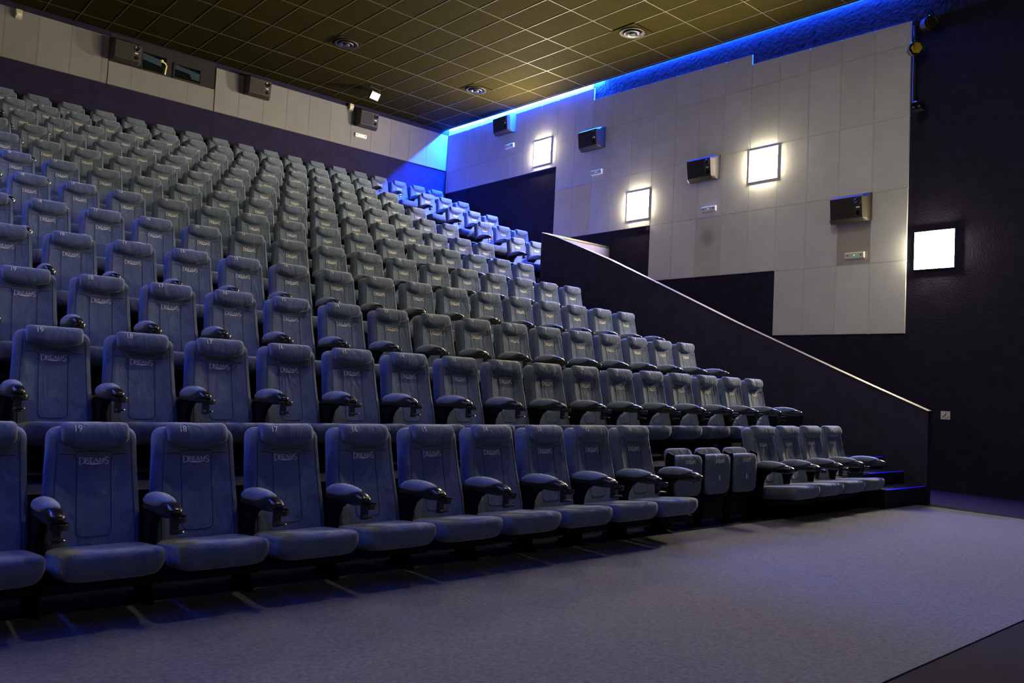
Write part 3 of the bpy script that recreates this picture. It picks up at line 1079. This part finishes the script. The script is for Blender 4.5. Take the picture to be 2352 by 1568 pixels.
# ================================================================== SPEAKERS
def speaker(loc, rotz, w, label, group):
    """cabinet hung on a wall; local x along the wall, local -y into the room"""
    o = empty('wall_speaker', loc, rotz)
    tag(o, label, 'speaker', group)
    hw = w / 2
    # side profile (d = out of the wall, z)
    def sec(x, k):
        return [Vector((x, -d * k, z)) for d, z in ((0.03, 0.26), (0.20, 0.215), (0.315, 0.15), (0.27, -0.20), (0.20, -0.25), (0.03, -0.22))]
    rings = [sec(-hw, 0.78), sec(-hw + 0.05, 1.0), sec(hw - 0.05, 1.0), sec(hw, 0.78)]
    me = MB().loft(rings).mesh('cabinet', M['speaker'])
    link('cabinet', me, o)
    def front(x, z, out=0.004):
        t = (0.15 - z) / 0.35
        return (x, -(0.315 - 0.045 * t) - out, z)
    g = MB()
    a, b, zt, zb = -hw + 0.06, hw - 0.20, 0.13, -0.185
    pf = [front(a, zb), front(b, zb), front(b, zt), front(a, zt)]
    g.add(pf + [(x, y + 0.008, z) for x, y, z in pf], [(0, 1, 2, 3), (7, 6, 5, 4), (0, 4, 5, 1), (1, 5, 6, 2), (2, 6, 7, 3), (3, 7, 4, 0)])
    g.obj('grille', M['grille'], o)
    xh = hw - 0.12
    p0 = front(xh, 0.075, 0.0)
    hm = MB()
    hm.lathe([(0.060, 0.012), (0.062, -0.004), (0.050, -0.012), (0.018, 0.004)], (xh, p0[1] - 0.006, 0.07), 'y', 16)
    hm.obj('horn', M['black'], o)
    q = front(xh, -0.03, 0.0)
    MB().box(xh - 0.03, xh + 0.03, q[1] - 0.006, q[1] + 0.006, -0.040, -0.018).obj('badge', M['white'], o)
    q = front(xh, -0.12, 0.0)
    MB().lathe([(0.042, 0.01), (0.042, -0.006), (0.02, -0.003)], (xh, q[1] - 0.002, -0.12), 'y', 14).obj('port', M['black_matt'], o)
    MB().box(-0.08, 0.08, -0.05, 0.0, -0.10, 0.10).obj('bracket', M['grey_metal'], o)
    return o
# on the right wall: local x must run towards the screen (-y): rotate by -90 degrees
wall_sp = [(-2.66, 8.05, 'black wall speaker nearest the back corner under the blue strip'),
           (-5.84, 7.03, 'black wall speaker beside the highest wall lamp'),
           (-8.98, 5.80, 'black wall speaker above the stained grey panel'),
           (-12.05, 4.59, 'lowest black wall speaker on the panelled side wall')]
for y, z, lb in wall_sp:
    speaker((0, y, z), -PI / 2, 0.66, lb, 'speakers on the panelled side wall')
for x, z, lb in ((-8.72, 8.03, 'speaker on the back wall beside the projection windows'),
                 (-5.77, 8.08, 'speaker in the middle of the back wall panels'),
                 (-2.78, 8.07, 'speaker on the back wall above a small white emergency light')):
    speaker((x, -0.03, z), 0, 0.60, lb, 'speakers on the back wall')

def emergency_light(loc, rotz, label):
    o = empty('emergency_light', loc, rotz)
    tag(o, label, 'emergency light', 'white emergency lights below the speakers')
    m = MB()
    m.prism([(-0.002, -0.055), (-0.045, -0.05), (-0.055, 0.035), (-0.03, 0.055), (-0.002, 0.055)], 'x', -0.165, 0.165)
    m.obj('case', M['white'], o)
    MB().box(-0.009, 0.009, -0.058, -0.05, -0.009, 0.009).obj('green_diode', M['green_led'], o)
    for s in (-1, 1):
        MB().lathe([(0.014, 0.004), (0.014, -0.004), (0.006, -0.006)], (s * 0.12, -0.052, 0.0), 'y', 10).obj('indicator', M['chrome'], o)
for y, z, lb in ((-2.81, 7.48, 'small white emergency light under the speaker nearest the back corner'),
                 (-5.96, 6.26, 'small white emergency light under the speaker beside the highest lamp'),
                 (-9.09, 4.99, 'small white emergency light above the stained grey panel'),
                 (-12.11, 3.79, 'small white emergency light on the brownish panel under the lowest speaker')):
    emergency_light((-0.03, y, z), -PI / 2, lb)
emergency_light((-2.86, -0.03, 7.63), 0, 'small white emergency light on the back wall under a speaker')

# cream motion sensors on the back wall
for x, z, lb in ((-10.71, 8.20, 'cream sensor box on the back wall away from the speakers'), (-3.2, 8.29, 'cream sensor box hard against a back wall speaker')):
    o = empty('motion_sensor', (x, -0.03, z))
    tag(o, lb, 'sensor', 'motion sensors')
    MB().prism([(-0.0, -0.09), (-0.07, -0.07), (-0.10, 0.03), (-0.08, 0.09), (0.0, 0.09)], 'x', -0.055, 0.055).obj('case', M['cream'], o)
    MB().box(-0.04, 0.04, -0.104, -0.09, -0.05, 0.0).obj('lens', M['white'], o)

# small brass lamp in front of the first projection window
o = empty('port_lamp', (-7.90, -0.03, 7.80))
tag(o, 'small pale yellow bent lamp in front of the projection window', 'lamp')
MB().tube([(0.04, -0.05, 0.0), (0.045, -0.06, 0.10), (0.06, -0.07, 0.19), (0.02, -0.09, 0.235), (-0.05, -0.10, 0.26)], 0.016, 8).obj('stem', M['yellow'], o)
MB().lathe([(0.012, -0.02), (0.035, 0.0), (0.030, 0.03), (0.01, 0.04)], (-0.055, -0.10, 0.255), 'z', 12).obj('head', M['yellow'], o)

# ================================================================== CEILING FITTINGS
def diffuser(x, y, label):
    z = zceil(y) - 0.004
    o = empty('air_diffuser', (x, y, z))
    o.rotation_euler = (math.atan(0.0183), 0, 0)
    tag(o, label, 'air vent', 'round ceiling air diffusers')
    MB().box(-0.285, 0.285, -0.285, 0.285, -0.012, 0.0).obj('plate', M['tile'], o)
    MB().lathe([(0.245, -0.012), (0.25, -0.03), (0.235, -0.038), (0.19, -0.02), (0.185, -0.012)], (0, 0, 0), 'z', 28).obj('outer_ring', M['grey_metal'], o, True)
    MB().lathe([(0.155, -0.012), (0.16, -0.05), (0.145, -0.056), (0.10, -0.03), (0.095, -0.012)], (0, 0, 0), 'z', 24).obj('middle_ring', M['chrome'], o, True)
    MB().lathe([(0.075, -0.012), (0.07, -0.065), (0.045, -0.075), (0.005, -0.07)], (0, 0, 0), 'z', 18).obj('core', M['grey_metal'], o, True)
diffuser(-5.26, -3.47, 'round air diffuser in the dark part of the ceiling far from the blue strip')
diffuser(-1.74, -8.37, 'round air diffuser in the ceiling close to the blue strip, towards the screen')
diffuser(-1.71, -3.42, 'round air diffuser in the ceiling near the back corner')

# recessed downlights over the front row
for x, lb in ((-5.2, 'nearer the panelled side wall'), (-9.0, 'farther from the panelled side wall')):
    y = -13.75
    o = empty('downlight', (x, y, zceil(y)))
    tag(o, 'small round ceiling downlight over the front row, ' + lb, 'downlight', 'ceiling downlights over the front row')
    MB().lathe([(0.10, 0.0), (0.125, -0.006), (0.125, -0.014), (0.098, -0.016), (0.095, 0.0)], (0, 0, 0), 'z', 24).obj('trim_ring', M['grey_metal'], o, True)
    MB().lathe([(0.001, -0.008), (0.092, -0.008), (0.092, -0.004), (0.001, -0.004)], (0, 0, 0), 'z', 20).obj('lens', M['downlight'], o)

# flood light hanging under the ceiling
o = empty('flood_light', (-3.36, -1.50, zceil(-1.5) - 0.03), 0.25)
tag(o, 'small square white flood light hanging below the ceiling', 'flood light')
m = MB().box(-0.15, 0.15, -0.02, 0.02, -0.10, 0.10)
bdy = m.obj('body', M['black'], o)
bdy.location = (0, 0, -0.16); bdy.rotation_euler = (0.55, 0, 0)
face = MB().box(-0.135, 0.135, -0.026, -0.019, -0.085, 0.085).obj('front_glass', M['cream_glow'] if 'cream_glow' in M else emit_mat('flood_front', (0.9, 0.84, 0.62), 0.75), bdy)
br = MB()
br.box(-0.165, -0.152, -0.012, 0.012, -0.16, 0.03).box(0.152, 0.165, -0.012, 0.012, -0.16, 0.03).box(-0.165, 0.165, -0.012, 0.012, 0.015, 0.03)
br.obj('bracket', M['steel'], o)

# ================================================================== STAGE LIGHTS AT THE PANEL EDGE
o = empty('light_pole', (-0.10, -13.05, 6.15))
tag(o, 'dark vertical pole carrying spotlights at the edge of the grey panels', 'pole')
MB().tube([(0, 0, 0), (0, 0, 1.35)], 0.024, 10).obj('tube', M['grey_metal'], o)
for z in (0.15, 1.2):
    MB().box(0.0, 0.10, -0.03, 0.03, z - 0.03, z + 0.03).obj('clamp', M['black_matt'], o)
def par(loc, d, lens, label):
    o = empty('par_spotlight', loc)
    tag(o, label, 'spotlight', 'round spotlights on the pole')
    q = Vector(d).normalized().to_track_quat('Z', 'Y')
    hd = link('can', autosmooth(MB().lathe([(0.06, -0.20), (0.095, -0.16), (0.11, -0.02), (0.118, 0.0), (0.112, 0.015), (0.10, 0.008)], (0, 0, 0), 'z', 24).mesh('can', M['black'])), o)
    hd.rotation_mode = 'QUATERNION'
    hd.rotation_quaternion = q
    hexa = MB()
    hexa.prism([(0.088 * math.cos(math.radians(60 * k)), 0.088 * math.sin(math.radians(60 * k))) for k in range(6)], 'z', 0.006, 0.014)
    le = hexa.obj('lens_plate', lens, hd)
    dots = MB()
    for i in range(-3, 4):
        for j in range(-3, 4):
            if abs(i + j) > 3: continue
            dots.lathe([(0.0095, 0.0), (0.0095, 0.004), (0.004, 0.006)], (0.0235 * (i + j / 2), 0.0204 * j, 0.0145), 'z', 8)
    tag(dots.obj('diode_lenses', M['black_matt'] if lens is M['par_lens_dim'] else M['par_bead'], hd), kind='stuff')
    yk = MB()
    yk.tube([(-0.13, 0, 0), (-0.13, 0, 0.12), (-0.06, 0, 0.18), (0.06, 0, 0.18), (0.13, 0, 0.12), (0.13, 0, 0)], 0.012, 6)
    yk.obj('yoke', M['black_matt'], o)
par((-0.32, -13.17, 7.02), (-0.72, -0.66, -0.16), M['par_lens'], 'round spotlight with a yellow hexagonal lens on the pole')
par((-0.34, -13.40, 7.36), (-0.55, -0.8, -0.18), M['par_lens_dim'], 'dark round spotlight above the yellow-lensed one')
o = empty('small_spotlight', (-0.22, -13.18, 6.08))
tag(o, 'small dark box spotlight low on the pole', 'spotlight')
MB().box(-0.07, 0.07, -0.08, 0.08, -0.06, 0.06).obj('case', M['black_matt'], o)
MB().tube([(0.0, 0.0, 0.05), (0.06, 0.07, 0.12), (0.12, 0.13, 0.14)], 0.015, 8).obj('bracket', M['grey_metal'], o)
for dy_ in (-0.045, 0.045):
    MB().lathe([(0.018, 0.006), (0.018, -0.006), (0.008, -0.010)], (-0.073, dy_, -0.02), 'x', 10).obj('lens', M['chrome'], o)

# small box at the corner of the panels above the parapet
o = MB().box(-0.05, 0.0, -0.035, 0.035, -0.04, 0.04).obj('junction_box', M['grey_metal'])
o.location = (-0.001, ty(-1) + 0.04, zr(2) - 0.06)
tag(o, 'tiny grey junction box at a stepped corner of the panels', 'box')

# ================================================================== WHEELCHAIR SIGN
o = empty('wheelchair_sign', (-0.001, -13.605, 1.16), -PI / 2)
tag(o, 'small white square sign with a black wheelchair symbol on dark wall', 'sign')
MB().box(-0.068, 0.068, -0.006, 0.0, -0.064, 0.064).obj('plate', M['sign'], o)
def ink(pts, w):
    m = MB()
    for (xa, za), (xb, zb) in zip(pts[:-1], pts[1:]):
        d = Vector((xb - xa, zb - za)); L_ = d.length; d /= L_
        nx, nz = -d.y * w / 2, d.x * w / 2
        m.prism([(xa + nx, za + nz), (xb + nx, zb + nz), (xb - nx, zb - nz), (xa - nx, za - nz)], 'y', -0.0075, -0.006)
    return m
wheel = [(0.018 + 0.026 * math.cos(math.radians(a)), -0.024 + 0.026 * math.sin(math.radians(a))) for a in range(40, -200, -20)]
ink(wheel, 0.006).obj('wheel_mark', M['ink'], o)
ink([(0.008, 0.026), (0.004, -0.004), (-0.022, -0.006), (-0.036, -0.036), (-0.048, -0.034)], 0.009).obj('body_mark', M['ink'], o)
ink([(0.006, 0.014), (-0.020, 0.008)], 0.006).obj('arm_mark', M['ink'], o)
MB().lathe([(0.008, 0.0), (0.008, -0.0015)], (0.010, -0.006, 0.040), 'y', 12).obj('head_mark', M['ink'], o)
